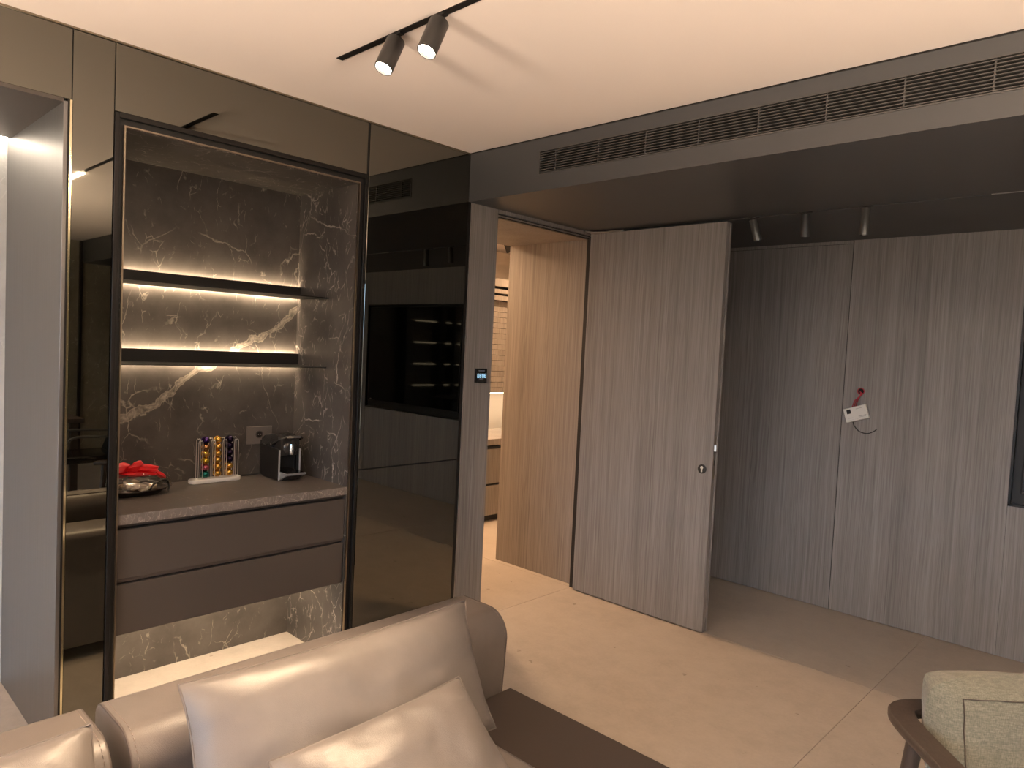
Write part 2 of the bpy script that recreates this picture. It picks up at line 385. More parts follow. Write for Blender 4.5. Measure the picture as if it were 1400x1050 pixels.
finish('frame_post', bx(XL - .03, XL + .004, .869, .884, 0, 2.328, bev=.001, seg=1), 'black_metal', wl)
finish('frame_post', bx(XL - .03, XL + .004, 1.936, 1.944, 0, 2.328, bev=.001, seg=1), 'black_metal', wl)
finish('frame_head', bx(XL - .03, XL + .004, .884, 1.936, 2.312, 2.330, bev=.001, seg=1), 'black_metal', wl)
# recess lined in brushed metal at the near end of the wall
finish('metal_lining', bx(-3.635, XL + .002, .708, .721, .0, 2.322, bev=.001, seg=1), 'brushed_metal', wl)
finish('recess_back', bx(-3.655, -3.635, -1.9, .721, 0, 2.33), 'pale_marble', wl)
finish('recess_soffit', bx(-3.57, XL - .0, -1.9, .708, 2.318, 2.331), 'drawer_lacquer', wl)
finish('led_strip', bx(-3.632, -3.575, -1.85, .700, 2.322, 2.328), 'led_niche', wl)
# jamb, door head and passage lining
finish('jamb_panel', bx(XL - .03, XL, 2.612, 2.822, .0, ZS), 'grey_veneer', wl)
finish('edge_trim', bx(XL - .01, XL + .004, 2.6105, 2.6125, 0, ZS + .02), 'steel', wl)
finish('passage_block', bx(-3.585, XL - .03, 2.60, 2.822, 0, ZC), 'grey_veneer', wl)
finish('passage_ceiling', bx(-3.585, XL - .03, 2.822, 3.712, 2.288, ZC), 'warm_veneer', wl)
finish('door_head', bx(XL - .03, XL + .004, 2.822, 3.71, 2.300, ZS), 'grey_veneer', wl)
finish('door_head_seal', box(bx(XL - .03, XL - .008, 2.822, 3.70, 2.280, 2.2855), XL - .03, XL - .012, 2.822, 3.70, 2.2925, 2.300), 'soft_black', wl)
finish('door_head', bx(XL - .03, XL - .002, 2.822, 3.70, 2.2855, 2.2925), 'grey_veneer', wl)
finish('passage_panel', bx(-3.585, XL - .022, 3.712, 3.732, 0, 2.288), 'warm_veneer', wl)  # same veneer as the walls, with the lamps' warmth tinted into its colour
finish('core', bx(-3.58, XL - .03, 3.732, YO, 0, ZC), 'plain_paint', wl)
finish('door_stop', bx(XL - .03, XL - .004, 3.706, 3.732, 0, 2.30), 'soft_black', wl)
finish('jamb_panel', bx(XL - .03, XL, 3.732, YB, 0, ZS), 'grey_veneer', wl)

# veneer wall with concealed door and TV recess
wb = structure('wall_back', 'grey vertical-grain veneer wall with concealed door and screen recess', 'wall')
TX0, TX1, TZ0, TZ1 = -.645, .965, .832, 1.965
finish('core', bx(XL, XR, YB + .09, YO, 0, ZC), 'plain_paint', wb)
def vp(x0, x1, z0, z1): return finish('veneer_panel', bx(x0, x1, YB, YB + .09, z0, z1), 'grey_veneer', wb)
vp(XL, -1.5355, .004, 2.300); vp(XL, -1.5355, 2.303, ZS)
vp(-1.5305, -.6462, .004, ZS)
vp(-.6445, TX1 - .001, TZ1, ZS); vp(-.6445, TX1 - .001, .004, TZ0)
vp(TX1 + .001, 2.2, .004, ZS); vp(2.203, XR, .004, ZS)
for a_ in ((-1.5365, -1.5295, 0, ZS), (-.6475, -.6435, 0, TZ0 - .002), (-.6475, -.6435, TZ1 + .002, ZS), (2.199, 2.204, 0, ZS), (XL, -1.5365, 2.2985, 2.3045)):
    finish('seam_shadow', bx(a_[0], a_[1], YB + .003, YB + .088, a_[2], a_[3]), 'soft_black', wb)
finish('recess_back', bx(TX0, TX1, YB + .035, YB + .088, TZ0, TZ1), 'soft_black', wb)
rb = nb()
for a_ in ((TX0, TX0 + .012, TZ0, TZ1), (TX1 - .012, TX1, TZ0, TZ1), (TX0, TX1, TZ0, TZ0 + .012), (TX0, TX1, TZ1 - .012, TZ1)):
    box(rb, a_[0], a_[1], YB - .006, YB + .025, a_[2], a_[3])
finish('recess_frame', rb, 'black_metal', wb)
hole = nb(); tube(hole, [(-1.431 + .019 * math.cos(2 * PI * k / 20), YB - .001, 1.394 + .019 * math.sin(2 * PI * k / 20)) for k in range(20)], .0028, 6, True)
finish('cable_hole_rim', hole, 'red_cable', wb)
finish('cable_hole', cyl(nb(), (-1.431, YB - .0012, 1.394), (-1.431, YB + .02, 1.394), .018), 'vent_dark', wb)

# right wall: marble and black posts, lit shelving (seen in the mirrors only)
wr = structure('wall_right', 'dark marble wall with black metal posts opposite the mirrors', 'wall')
finish('core', bx(XR, XR + .1, YR, YO, 0, ZC), 'plain_paint', wr)
finish('marble_panel', bx(XR - .03, XR, 1.98, 2.57, 0, ZC), 'olive_marble', wr)
finish('marble_panel', bx(XR - .03, XR, 2.60, YB, 0, ZS), 'olive_marble', wr)
finish('marble_panel', bx(XR - .03, XR, .30, 1.96, 0, ZC), 'olive_marble', wr)
finish('post', bx(XR - .08, XR - .0, 2.57, 2.60, 0, ZC), 'black_metal', wr)
# rear wall with the window the daylight comes through
we = structure('wall_rear', 'painted wall with a wide window behind the seating', 'wall')
for a_ in ((XO, WX0, 0, ZC), (WX1, XR, 0, ZC), (WX0, WX1, 0, WZ0), (WX0, WX1, WZ1, ZC)):
    finish('wall_section', bx(a_[0], a_[1], YR - .12, YR, a_[2], a_[3]), 'plain_paint', we)
wi = structure('window_1', 'wide black-framed window admitting daylight', 'window')
fb = nb()
for k in range(5):
    x = WX0 + (WX1 - WX0) * k / 4; box(fb, max(WX0, x - .025), min(WX1, x + .025), YR - .09, YR - .04, WZ0, WZ1)
box(fb, WX0, WX1, YR - .09, YR - .04, WZ0, WZ0 + .05); box(fb, WX0, WX1, YR - .09, YR - .04, WZ1 - .05, WZ1)
finish('window_frame', fb, 'black_metal', wi)
for k in range(4):
    w_ = (WX1 - WX0) / 4; finish('pane', bx(WX0 + w_ * k + .025, WX0 + w_ * (k + 1) - .025, YR - .068, YR - .062, WZ0 + .05, WZ1 - .05), 'window_glass', wi)
wo = structure('wall_outer', 'warm painted walls of the room beyond the doorway', 'wall')
finish('wall_section', bx(XO - .1, XO, YR, YO, 0, ZC), 'warm_white_paint', wo)
finish('wall_section', bx(XO, XR, YO, YO + .1, 0, ZC), 'warm_white_paint', wo)
finish('wall_section', bx(XO, -3.72, 2.2, 2.3, 0, ZC), 'warm_white_paint', wo)
# profile along the mirror wall; black strip painted in for the bulkhead's dark gap
t1 = tag(finish('trim_1', bx(XL, XL + .006, YR, YF, ZC - .007, ZC - .0005), 'bronze_trim'), 'thin bronze profile between mirror wall and ceiling', 'trim', kind='structure')
t2 = tag(finish('trim_2', bx(XL + .006, XR, YF - .004, YF, ZC - .005, ZC - .0005), 'black_metal'), 'thin black strip standing in for shadow gap between bulkhead and ceiling', 'trim', kind='structure')

# door leaf, standing open at a right angle to the mirror wall
DX0, DX1, DY = -2.797, -1.866, 3.630
dr = structure('door_1', 'open full-height grey veneer door leaf with black keyhole rosette', 'door')
finish('leaf', bx(DX0, DX1, DY, DY + .031, .008, 2.304, bev=.0012, seg=1), 'grey_veneer', dr)
finish('leaf_core', bx(DX0 + .004, DX1 - .004, DY + .031, DY + .036, .012, 2.300), 'soft_black', dr)
finish('leaf', bx(DX0, DX1 + .003, DY + .036, DY + .050, .008, 2.300, bev=.0012, seg=1), 'grey_veneer', dr)
ro = finish('keyhole_rosette', lathe(nb(), [(.0001, .006), (.0235, .006), (.0255, .0045), (.026, 0)], 28, Matrix.Translation((-1.926, DY, .929)) @ Matrix.Rotation(PI / 2, 4, 'X')), 'soft_black', dr, True)
kc = nb(); cyl(kc, (-1.926, DY - .0085, .937), (-1.926, DY - .005, .937), .0085); box(kc, -1.9305, -1.9215, DY - .0085, DY - .005, .912, .934, bev=.0015)
finish('key_cylinder', kc, 'white_plastic', ro)
finish('lock_plate', bx(DX1, DX1 + .0012, DY + .007, DY + .027, .88, 1.12), 'bronze_trim', dr)
finish('latch_bolt', prism(nb(), [(DX1, DY + .008), (DX1 + .011, DY + .012), (DX1 + .011, DY + .024), (DX1, DY + .026)], 'z', 1.036, 1.072), 'steel', dr)
finish('keyway_slot', bx(DX1, DX1 + .0018, DY + .013, DY + .019, .955, .985), 'soft_black', dr)
cl_ = nb(); box(cl_, -2.80, -2.55, DY - .004, DY + .010, 2.305, 2.314, bev=.002); cyl(cl_, (-2.795, 3.60, 2.306), (-2.795, 3.60, 2.318), .013)
tube(cl_, [(-2.80, 3.575, 2.312), (-2.78, 3.61, 2.311), (-2.70, 3.630, 2.310)], .0055, 8)
finish('closer_arm', cl_, 'steel', dr, True)
finish('hinge_gap_shade', bx(XL - .020, DX0 + .002, 3.664, 3.704, 0, 2.296), 'soft_black', dr)  # solid black strip painting in the shade of the gap beside the leaf

# ------------------------------------------------------------------ air grille
vg = thing('air_grille', 'long black linear air grille set in the charcoal bulkhead', 'grille', ((VX0 + VX1) / 2, YF, VZ0))
gf = nb()
for a_ in ((VX0, VX0 + .006, VZ0, VZ1), (VX1 - .006, VX1, VZ0, VZ1), (VX0, VX1, VZ0, VZ0 + .005), (VX0, VX1, VZ1 - .005, VZ1)):
    box(gf, a_[0], a_[1], YF - .003, YF + .02, a_[2], a_[3])
finish('grille_frame', gf, 'vent_slat', vg)
ns = 9
sl0 = None
for k in range(ns):
    z_ = VZ0 + .005 + (k + .5) * (VZ1 - VZ0 - .010) / ns
    if sl0 is None:
        sl0 = finish('slat', bx(VX0 + .006, VX1 - .006, YF + .0, YF + .020, z_ - .0016, z_ + .0016), 'vent_slat', vg); z00 = z_
    else:
        c_ = sl0.copy(); C.objects.link(c_); c_.parent = vg; c_.location = (0, 0, z_ - z00)
mu0 = None; k = 0; x_ = -2.236
while x_ < VX1:
    if mu0 is None: mu0 = finish('mullion', bx(x_ - .0025, x_ + .0025, YF + .003, YF + .018, VZ0 + .005, VZ1 - .005), 'vent_slat', vg)
    else:
        c_ = mu0.copy(); C.objects.link(c_); c_.parent = vg; c_.location = (x_ + 2.236, 0, 0)
    x_ += .2505
finish('plenum', bx(VX0, VX1, YF + .13, YF + .158, VZ0 - .01, VZ1 + .01), 'vent_dark', vg)
for x_ in (-1.93, -1.70, -.71): finish('duct_strap', bx(x_ - .018, x_ + .018, YF + .05, YF + .058, VZ0, VZ1), 'duct_grey', vg)
scr = nb()
for k in range(7): tube(scr, spline([(-1.09 + .02 * k + random.uniform(-.01, .01), YF + .025, 2.412 + random.uniform(0, .01)) for _ in range(1)] + [(-1.05 + .015 * k, YF + .03, 2.43 - .002 * k), (-1.0 + .012 * k, YF + .028, 2.415 + .004 * (k % 3))], 4), .0012, 5)
finish('foil_scrap', scr, 'steel', vg)

# ------------------------------------------------------------------ track lights
def rail(name, label, x0, x1, y, z, m='track_black', w=.011):
    return tag(finish(name, bx(x0, x1, y - w, y + w, z - .002, z + .0), m), label, 'track')
rail('ceiling_track', 'slim black track recessed in the white ceiling', -2.315, -.32, 1.452, ZC, w=.013)
def spot_thing(name, label, x, y, ztop, tilt_dir, tilt, r, L, lit, bodymat, group=None):
    t = thing(name, label, 'spotlight', (x, y, ztop), 0, group)
    d = Vector((tilt_dir[0] * math.sin(tilt), tilt_dir[1] * math.sin(tilt), -math.cos(tilt)))
    p0 = Vector((x, y, ztop - .012 - r * math.sin(tilt) * .8)); p1 = p0 + d * L
    ad = nb(); box(ad, x - .03, x + .03, y - .010, y + .010, ztop - .008, ztop); cyl(ad, (x, y, ztop - .03), (x, y, ztop - .006), .007, seg=12)
    finish('adapter', ad, 'track_black', t)
    q = d.to_track_quat('Z', 'Y').to_matrix().to_4x4(); q.translation = p0
    finish('body', lathe(nb(), [(r * .5, 0), (r * .96, 0), (r, r * .05), (r, L - .002), (r * .985, L), (r * .90, L), (r * .90, L - .012), (r * .5, L - .012)], 32, q), bodymat, t, True)
    ql = q.copy(); ql.translation = p0 + d * (L - .010)
    finish('lens', lathe(nb(), [(.0001, 0), (r * .88, 0), (r * .88, .001), (r * .5, .004), (.0001, .005)], 28, ql), 'spot_lens' if lit else 'gloss_black', t, True)
    if lit: lamp('lamp', 'SPOT', t, p1 + d * .004, lit, WARM, d.to_track_quat('-Z', 'Y').to_euler(), spot_size=math.radians(64), spot_blend=.8, shadow_soft_size=r * .8)
    return t
spot_thing('track_spotlight', 'lit black cylinder spotlight at the free end of the ceiling track', -1.975, 1.452, ZC, (.1, -1), math.radians(25), .031, .120, SPOT_W, 'spot_body')
spot_thing('track_spotlight', 'lit black cylinder spotlight farther along the ceiling track from its free end', -1.755, 1.452, ZC, (.1, -1), math.radians(25), .031, .120, SPOT_W, 'spot_body')
lt = thing('linear_light', 'glowing linear light set into the ceiling track', 'ceiling light', (.3, 1.452, ZC))
finish('housing', bx(-.32, .95, 1.438, 1.466, ZC - .004, ZC), 'track_black', lt)
finish('diffuser', bx(-.318, .948, 1.437, 1.467, ZC - .010, ZC - .004), 'linear_lens', lt)
rail('soffit_track', 'thin dark track along the charcoal soffit', -2.6, 2.6, 3.679, ZS + .006, w=.010)
tag(finish('soffit_track_cover', bx(-.66, .6, 3.672, 3.686, ZS - .001, ZS + .001), 'steel'), 'bright metal cover strip in the soffit track', 'track cover')
spot_thing('soffit_spotlight', 'unlit tilted grey spotlight on soffit track beside the open door', -1.742, 3.679, ZS + .004, (.8, .5), math.radians(17), .0215, .115, 0, 'spot_body_grey')
spot_thing('soffit_spotlight', 'unlit dark spotlight between two grey ones on the soffit track', -1.462, 3.679, ZS + .004, (.0, 1), math.radians(6), .0215, .115, 0, 'bulkhead_laminate')
spot_thing('soffit_spotlight', 'unlit upright grey spotlight on soffit track above the hanging control box', -1.172, 3.679, ZS + .004, (0, 1), math.radians(0), .0215, .130, 0, 'spot_body_grey')

# ------------------------------------------------------------------ alcove: shelves, counter, cabinet
def shelf(z, label):
    t = thing('lit_shelf', label, 'shelf', (NB + .02, (NY0 + NY1) / 2, z))
    finish('shelf_plate', bx(NB + .028, -3.055, NY0 + .001, NY1 - .001, z, z + .005), 'soft_black', t)
    finish('upstand', bx(NB + .022, NB + .028, NY0 + .001, NY1 - .001, z, z + .062), 'soft_black', t)
    finish('led_strip', bx(NB + .016, NB + .0215, NY0 + .003, NY1 - .003, z + .048, z + .056), 'led_shelf', t)
    finish('led_strip', bx(NB + .016, NB + .0215, NY0 + .003, NY1 - .003, z + .004, z + .012), 'led_shelf', t)
shelf(1.752, 'upper thin black shelf with glowing light strip in the marble alcove')
shelf(1.412, 'lower thin black shelf with glowing light strip in the marble alcove')
ct = thing('countertop', 'grey-brown stone countertop in the marble alcove', 'countertop', (-3.1, 1.4, .83))
finish('top_slab', bx(NB, -2.838, NY0 + .001, NY1 - .001, .8235, .861, bev=.001, seg=1), 'counter_stone', ct)
finish('front_edge', bx(-2.838, -2.836, NY0 + .001, NY1 - .001, .8240, .8605), 'counter_edge_stone', ct)
cb = thing('drawer_cabinet', 'floating dark brown two-drawer cabinet under the stone countertop', 'cabinet', (-3.1, 1.4, .398))
finish('carcass', bx(NB, -2.875, NY0 + .001, NY1 - .001, .402, .8235), 'soft_black', cb)
for z0, z1 in ((.612, .801), (.397, .590)):
    d_ = finish('drawer', bx(-2.874, -2.852, NY0 + .002, NY1 - .004, z0, z1, bev=.0012, seg=1), 'drawer_lacquer', cb)
    finish('finger_channel', bx(-2.873, -2.858, NY0 + .003, NY1 - .005, z1 + .009, z1 + .0205), 'shelf_slab', d_)
finish('led_strip', bx(-3.15, -3.12, NY0 + .01, NY1 - .01, .397, .402), 'led_under', cb)

# socket on the alcove back
sk = thing('power_socket', 'brown rectangular double power socket plate on the marble', 'socket', (NB, 1.715, 1.058))
finish('plate', bx(NB, NB + .007, 1.648, 1.782, 1.014, 1.102, bev=.002), 'socket_plate', sk)
def sx(y, z): return Matrix.Translation((NB + .006, y, z)) @ Matrix.Rotation(PI / 2, 4, 'Y')
for y in (1.715,):
    finish('socket_ring', lathe(nb(), [(.0145, 0), (.0145, .003), (.0195, .003), (.0205, 0)], 28, sx(y, 1.062)), 'drawer_lacquer', sk, True)
    finish('socket_well', lathe(nb(), [(.0001, .0012), (.0145, .0012), (.0145, 0)], 24, sx(y, 1.062)), 'machine_gloss', sk, True)
    ph = nb()
    for dy in (-.006, .006): cyl(ph, (NB + .007, y + dy, 1.062), (NB + .0085, y + dy, 1.062), .0022, seg=10)
    finish('contact', ph, 'steel', sk)

# coffee machine
cz = .861
cm = thing('coffee_machine', 'compact black capsule coffee machine with silver tray on the counter', 'coffee machine', (-3.2, 1.765, cz))
finish('body', bx(-3.325, -3.155, 1.714, 1.816, cz + .003, cz + .150, bev=.003), 'machine_black', cm)
for y0, y1 in ((1.708, 1.714), (1.816, 1.822)):
    s_ = finish('side_panel', prism(nb(), [(-3.290, cz + .002), (-3.132, cz + .002), (-3.132, cz + .146), (-3.142, cz + .152), (-3.290, cz + .160)], 'y', y0, y1, bev=.0015), 'machine_black', cm)
    finish('panel_edge', bx(-3.1325, -3.127, y0 - .0008, y1 + .0008, cz + .002, cz + .150, bev=.001), 'silver_plastic', s_)
hd = [(-3.325, cz + .145), (-3.135, cz + .118), (-3.128, cz + .125), (-3.124, cz + .190)]
for k in range(9):
    a_ = k / 8; hd.append((-3.13 - .165 * a_, cz + .196 + .024 * math.sin(PI * (.15 + .75 * a_))))
hd.append((-3.325, cz + .185))
finish('head', prism(nb(), hd, 'y', 1.7155, 1.8145, bev=.006), 'machine_gloss', cm, True)
finish('front_dome', lathe(nb(), [(.0001, .012), (.022, .011), (.034, .006), (.038, 0)], 30, Matrix.Translation((-3.127, 1.765, cz + .158)) @ Matrix.Rotation(PI / 2, 4, 'Y')), 'machine_gloss', cm, True)
finish('spout', lathe(nb(), [(.012, 0), (.013, .02), (.009, .05)], 20, Matrix.Translation((-3.116, 1.765, cz + .128))), 'chrome', cm, True)
lv = nb()
tube(lv, spline([(-3.205, 1.709, cz + .170), (-3.150, 1.707, cz + .192), (-3.112, 1.712, cz + .206), (-3.105, 1.740, cz + .212), (-3.105, 1.790, cz + .212), (-3.112, 1.818, cz + .206), (-3.150, 1.823, cz + .192), (-3.205, 1.821, cz + .170)], 6), .0055, 10)
finish('lever_arm', lv, 'machine_gloss', cm, True)
finish('lever_handle', bx(-3.118, -3.094, 1.728, 1.802, cz + .207, cz + .218, bev=.004), 'chrome', cm, True)
ld = nb(); cyl(ld, (-3.205, 1.7045, cz + .170), (-3.205, 1.7095, cz + .170), .008)
finish('lever_pivot', ld, 'chrome', cm, True)
finish('cup_cavity', bx(-3.155, -3.1535, 1.716, 1.814, cz + .030, cz + .118), 'gloss_black', cm)
tr_ = nb(); prism(tr_, [(-3.155, cz + .004), (-3.125, cz + .004), (-3.062, cz + .036), (-3.060, cz + .043), (-3.155, cz + .043)], 'y', 1.712, 1.818, bev=.002)
dt = finish('drip_tray', tr_, 'silver_plastic', cm)
finish('drip_grid', bx(-3.150, -3.070, 1.718, 1.812, cz + .0425, cz + .0445), 'gloss_black', dt)
finish('tray_front', prism(nb(), [(-3.124, cz + .003), (-3.118, cz + .003), (-3.070, cz + .030), (-3.080, cz + .030)], 'y', 1.724, 1.806), 'machine_black', dt)
finish('water_tank', bx(-3.345, -3.326, 1.72, 1.81, cz + .006, cz + .175, bev=.004), 'machine_gloss', cm)
pc = tube(nb(), spline([(-3.318, 1.714, cz + .012), (-3.325, 1.680, cz + .006), (-3.330, 1.60, cz + .005), (-3.335, 1.53, cz + .005), (-3.338, 1.45, cz + .005)], 6), .004, 8)
finish('power_cord', pc, 'black_cable', cm, True)
finish('plug', box(tube(nb(), spline([(NB + .012, 1.741, 1.03), (NB + .018, 1.742, 1.0), (NB + .012, 1.744, .93), (NB + .010, 1.742, .875)], 6), .004, 8), NB + .007, NB + .030, 1.731, 1.751, 1.026, 1.044, bev=.004), 'black_cable', cm, True)

# capsule rack and capsules
RX = -3.272
rk = thing('capsule_rack', 'wire coffee capsule rack on a white rounded base', 'rack', (RX, 1.463, cz))
bp = [(RX + .030 * math.cos(a_) * 1.0, 1.463 + (.092 if math.sin(a_) > 0 else -.092) + .030 * math.sin(a_)) for a_ in [2 * PI * k / 40 for k in range(40)]]
finish('base', prism(nb(), bp, 'z', cz, cz + .020, bev=.005, seg=3), 'rack_white', rk, True)
for yc in (1.3875, 1.4445, 1.5005, 1.557):
    w_ = nb()
    for xx, h_ in ((RX + .014, .196), (RX - .012, .203)):
        tube(w_, spline([(xx, yc - .0095, cz + .018), (xx, yc - .0095, cz + h_ * .6), (xx, yc - .0090, cz + h_ - .006), (xx, yc, cz + h_), (xx, yc + .0090, cz + h_ - .006), (xx, yc + .0095, cz + h_ * .6), (xx, yc + .0095, cz + .018)], 5), .0015, 6)
    finish('wire_loop', w_, 'rack_wire', rk, True)
def capsule_mesh():
    b_ = nb(); lathe(b_, [(.0165, -.010), (.0180, -.010), (.0180, -.0085), (.0162, -.007), (.0158, .003), (.0146, .010), (.0112, .0152), (.0060, .0180), (.0001, .0186)], 20, Matrix.Rotation(PI / 2, 4, 'Y'))
    return b_
kinds = {}
cols = [('purple copper gold yellow rose green'.split(), 1.416), (['gold'] * 6, 1.4725), (['plum'] * 4 + ['gold'] * 2, 1.529)]
words = {'purple': 'violet-purple', 'copper': 'copper-brown', 'gold': 'gold', 'yellow': 'bright yellow-gold', 'rose': 'rose-pink', 'green': 'dark green'}
for ci, (cs, yc) in enumerate(cols):
    for ri, k in enumerate(cs):
        if k not in kinds:
            o = finish('coffee_capsule', capsule_mesh(), 'foil_' + k, None, True); kinds[k] = o
        else:
            o = kinds[k].copy(); C.objects.link(o)
        o.location = (RX + .002, yc, cz + .0395 + (5 - ri) * .0317); o['category'] = 'capsule'; o['group'] = 'coffee capsules in the wire rack'
        rank = ['topmost', 'fifth up from the base', 'fourth up from the base', 'third up from the base', 'second up from the base', 'lowest'][ri]
        if ci == 0: o['label'] = words[k] + ' foil coffee capsule in the multicoloured column of the rack'
        elif ci == 1: o['label'] = 'gold foil coffee capsule in the all-gold rack column, ' + rank
        elif k == 'plum': o['label'] = 'blackish plum coffee capsule in rack column nearest coffee machine, ' + rank
        else: o['label'] = 'gold foil coffee capsule under the plum ones in rack, ' + rank

# wrapped gift tray
gx, gy = -3.185, 1.075
gt = thing('gift_tray', 'oval metal tray of sweets wrapped in cellophane with red bow', 'gift', (gx, gy, cz))
trb = nb(); Mt = Matrix.Translation((gx, gy, cz)) @ Matrix.Diagonal((.72, 1.12, 1, 1))
lathe(trb, [(.0001, .004), (.085, .004), (.112, .020), (.120, .026), (.123, .024), (.113, .016), (.088, 0), (.0001, 0)], 40, Mt)
finish('tray', trb, 'tray_metal', gt, True)
hn = nb()
tube(hn, spline([(gx + .062, gy + .045, cz + .022), (gx + .080, gy + .055, cz + .050), (gx + .078, gy + .085, cz + .062), (gx + .055, gy + .118, cz + .055), (gx + .045, gy + .128, cz + .028), (gx + .052, gy + .122, cz + .004)], 6), .0042, 8)
finish('handle', hn, 'tray_metal', gt, True)
for k in range(16):
    a_ = random.uniform(0, 2 * PI); r_ = random.uniform(.0, .075); c0 = Vector((gx + .62 * r_ * math.cos(a_), gy + 1.1 * r_ * math.sin(a_), cz + .022 + random.uniform(0, .026)))
    b_ = box(nb(), -.020, .020, -.014, .014, -.007, .007, bev=.004); b_.transform(Matrix.Translation(c0) @ Matrix.Rotation(random.uniform(0, 3), 4, 'Z') @ Matrix.Rotation(random.uniform(-.5, .5), 4, 'X'))
    finish('sweet', b_, 'biscuit' if k % 2 else 'wrapper', gt)
cw = nb(); bmesh.ops.create_icosphere(cw, subdivisions=4, radius=1)
for v in cw.verts:
    p_ = v.co.copy(); rr = 1 + .10 * noise.noise(p_ * 2.3) + .09 * abs(noise.noise(p_ * 5 + Vector((3, 1, 2)))) + .04 * noise.noise(p_ * 11)
    z_ = p_.z * rr
    v.co = Vector((gx + p_.x * rr * .094, gy + p_.y * rr * .150, cz + .030 + (z_ * .068 if z_ > 0 else z_ * .022)))
finish('cellophane_wrap', cw, 'cellophane', gt, False)
kx, ky, kz = gx + .010, gy - .012, cz + .100
def puff(bm_, c, ax, seed):
    r_ = bmesh.ops.create_icosphere(bm_, subdivisions=3, radius=1)
    for v in r_['verts']:
        p_ = v.co.copy(); k_ = 1 + .16 * noise.noise(p_ * 1.9 + Vector((seed, 0, 0))) + .10 * math.sin(7 * p_.z + 2 * p_.y + seed)
        v.co = Vector(c) + Vector((p_.x * ax[0] * k_, p_.y * ax[1] * k_, p_.z * ax[2] * k_ + ax[3] * p_.y))
    return bm_
bo = finish('red_bow', puff(nb(), (kx, ky + .055, kz + .004), (.028, .058, .021, -.006), 2.0), 'red_ribbon', gt, True)
finish('bow_loop', puff(nb(), (kx - .005, ky - .045, kz + .012), (.026, .042, .026, .010), 5.0), 'red_ribbon', bo, True)
finish('bow_loop', puff(nb(), (kx + .012, ky + .012, kz + .020), (.018, .030, .020, .012), 7.0), 'red_ribbon', bo, True)
finish('bow_tail', puff(nb(), (kx + .010, ky + .112, kz - .022), (.016, .026, .012, -.016), 8.0), 'red_ribbon', bo, True)
finish('bow_tail', puff(nb(), (kx + .018, ky + .03, kz - .012), (.016, .070, .010, -.006), 3.0), 'red_ribbon', bo, True)
finish('bow_knot', puff(nb(), (kx + .008, ky, kz + .006), (.018, .016, .016, 0), 1.0), 'red_ribbon', bo, True)

# ------------------------------------------------------------------ room controller on the jamb
rc = thing('room_controller', 'small black wall controller with glowing blue digits on jamb', 'controller', (XL, 2.736, 1.395))
finish('housing', bx(XL, XL + .014, 2.694, 2.778, 1.356, 1.434, bev=.002), 'gloss_black', rc)
SEG = {'0': 'abcdef', '8': 'abcdefg'}
dg = nb()
for i, ch in enumerate('0808'):
    y0 = 2.7035 + i * .0175 + (.002 if i > 1 else 0); w_, h_, t_ = .0130, .022, .0026; zc = 1.394
    R_ = {'a': (0, w_, h_ - t_, h_), 'd': (0, w_, 0, t_), 'g': (0, w_, h_ / 2 - t_ / 2, h_ / 2 + t_ / 2), 'b': (w_ - t_, w_, h_ / 2, h_), 'c': (w_ - t_, w_, 0, h_ / 2), 'f': (0, t_, h_ / 2, h_), 'e': (0, t_, 0, h_ / 2)}
    for s_ in SEG[ch]:
        a_ = R_[s_]; box(dg, XL + .014, XL + .0146, y0 + a_[0], y0 + a_[1], zc - h_ / 2 + a_[2], zc - h_ / 2 + a_[3])
finish('digits', dg, 'display_blue', rc)
for y0, y1, z0, z1 in ((2.712, 2.758, 1.4205, 1.4235), (2.716, 2.752, 1.377, 1.3785), (2.722, 2.748, 1.372, 1.3735)): finish('display_line', bx(XL + .014, XL + .0144, y0, y1, z0, z1), 'display_dim', rc)


# hanging control box
hb_ = thing('control_box', 'white plastic control box hanging by red wires from a wall hole', 'control box', (-1.442, YB - .016, 1.256))
Mb = Matrix.Translation((-1.442, YB - .018, 1.256)) @ Matrix.Rotation(-math.radians(19), 4, 'Y') @ Matrix.Rotation(math.radians(-6), 4, 'X')
def hbx(name, m, *a, **k):
    b_ = bx(*a, **k); b_.transform(Mb); return finish(name, b_, m, hb_)
hbx('case', 'white_plastic', -.068, .068, -.012, .012, -.043, .043, bev=.004)
hbx('sensor_window', 'soft_black', -.050, -.026, -.0128, -.011, .006, .032)
for a_ in ((.005, .042, .026, .0285), (.012, .058, -.022, -.0185), (.016, .055, -.028, -.0255), (-.052, -.02, -.022, -.0208), (-.055, .058, -.0345, -.0335)):
    hbx('printed_line', 'grey_print', a_[0], a_[1], -.0124, -.011, a_[2], a_[3])
for k in range(3):
    finish('red_wire', tube(nb(), spline([(-1.431 + .006 * (k - 1), YB + .004, 1.396 - .006 * k), (-1.428 + .004 * k, YB - .014, 1.375), (-1.440 - .008 * k, YB - .020, 1.335), (-1.452 - .010 * k, YB - .016, 1.285)], 6), .0026, 8), 'red_cable', hb_, True)
finish('black_lead', tube(nb(), spline([(-1.462, YB - .016, 1.215), (-1.452, YB - .014, 1.180), (-1.420, YB - .012, 1.148), (-1.375, YB - .010, 1.140), (-1.338, YB - .010, 1.158), (-1.324, YB - .010, 1.172)], 6), .0028, 8), 'black_cable', hb_, True)

# television
tv = thing('television', 'large black flat-screen television set in the veneer wall recess', 'television', (.16, YB, TZ0))
finish('casing', bx(TX0 + .055, TX1 - .055, YB - .012, YB + .028, .905, 1.942, bev=.004), 'soft_black', tv)
finish('screen', bx(TX0 + .064, TX1 - .064, YB - .0135, YB - .012, .920, 1.934), 'tv_screen', tv)
finish('indicator', bx(TX1 - .13, TX1 - .105, YB - .0142, YB - .0135, .928, .936), 'steel', tv)

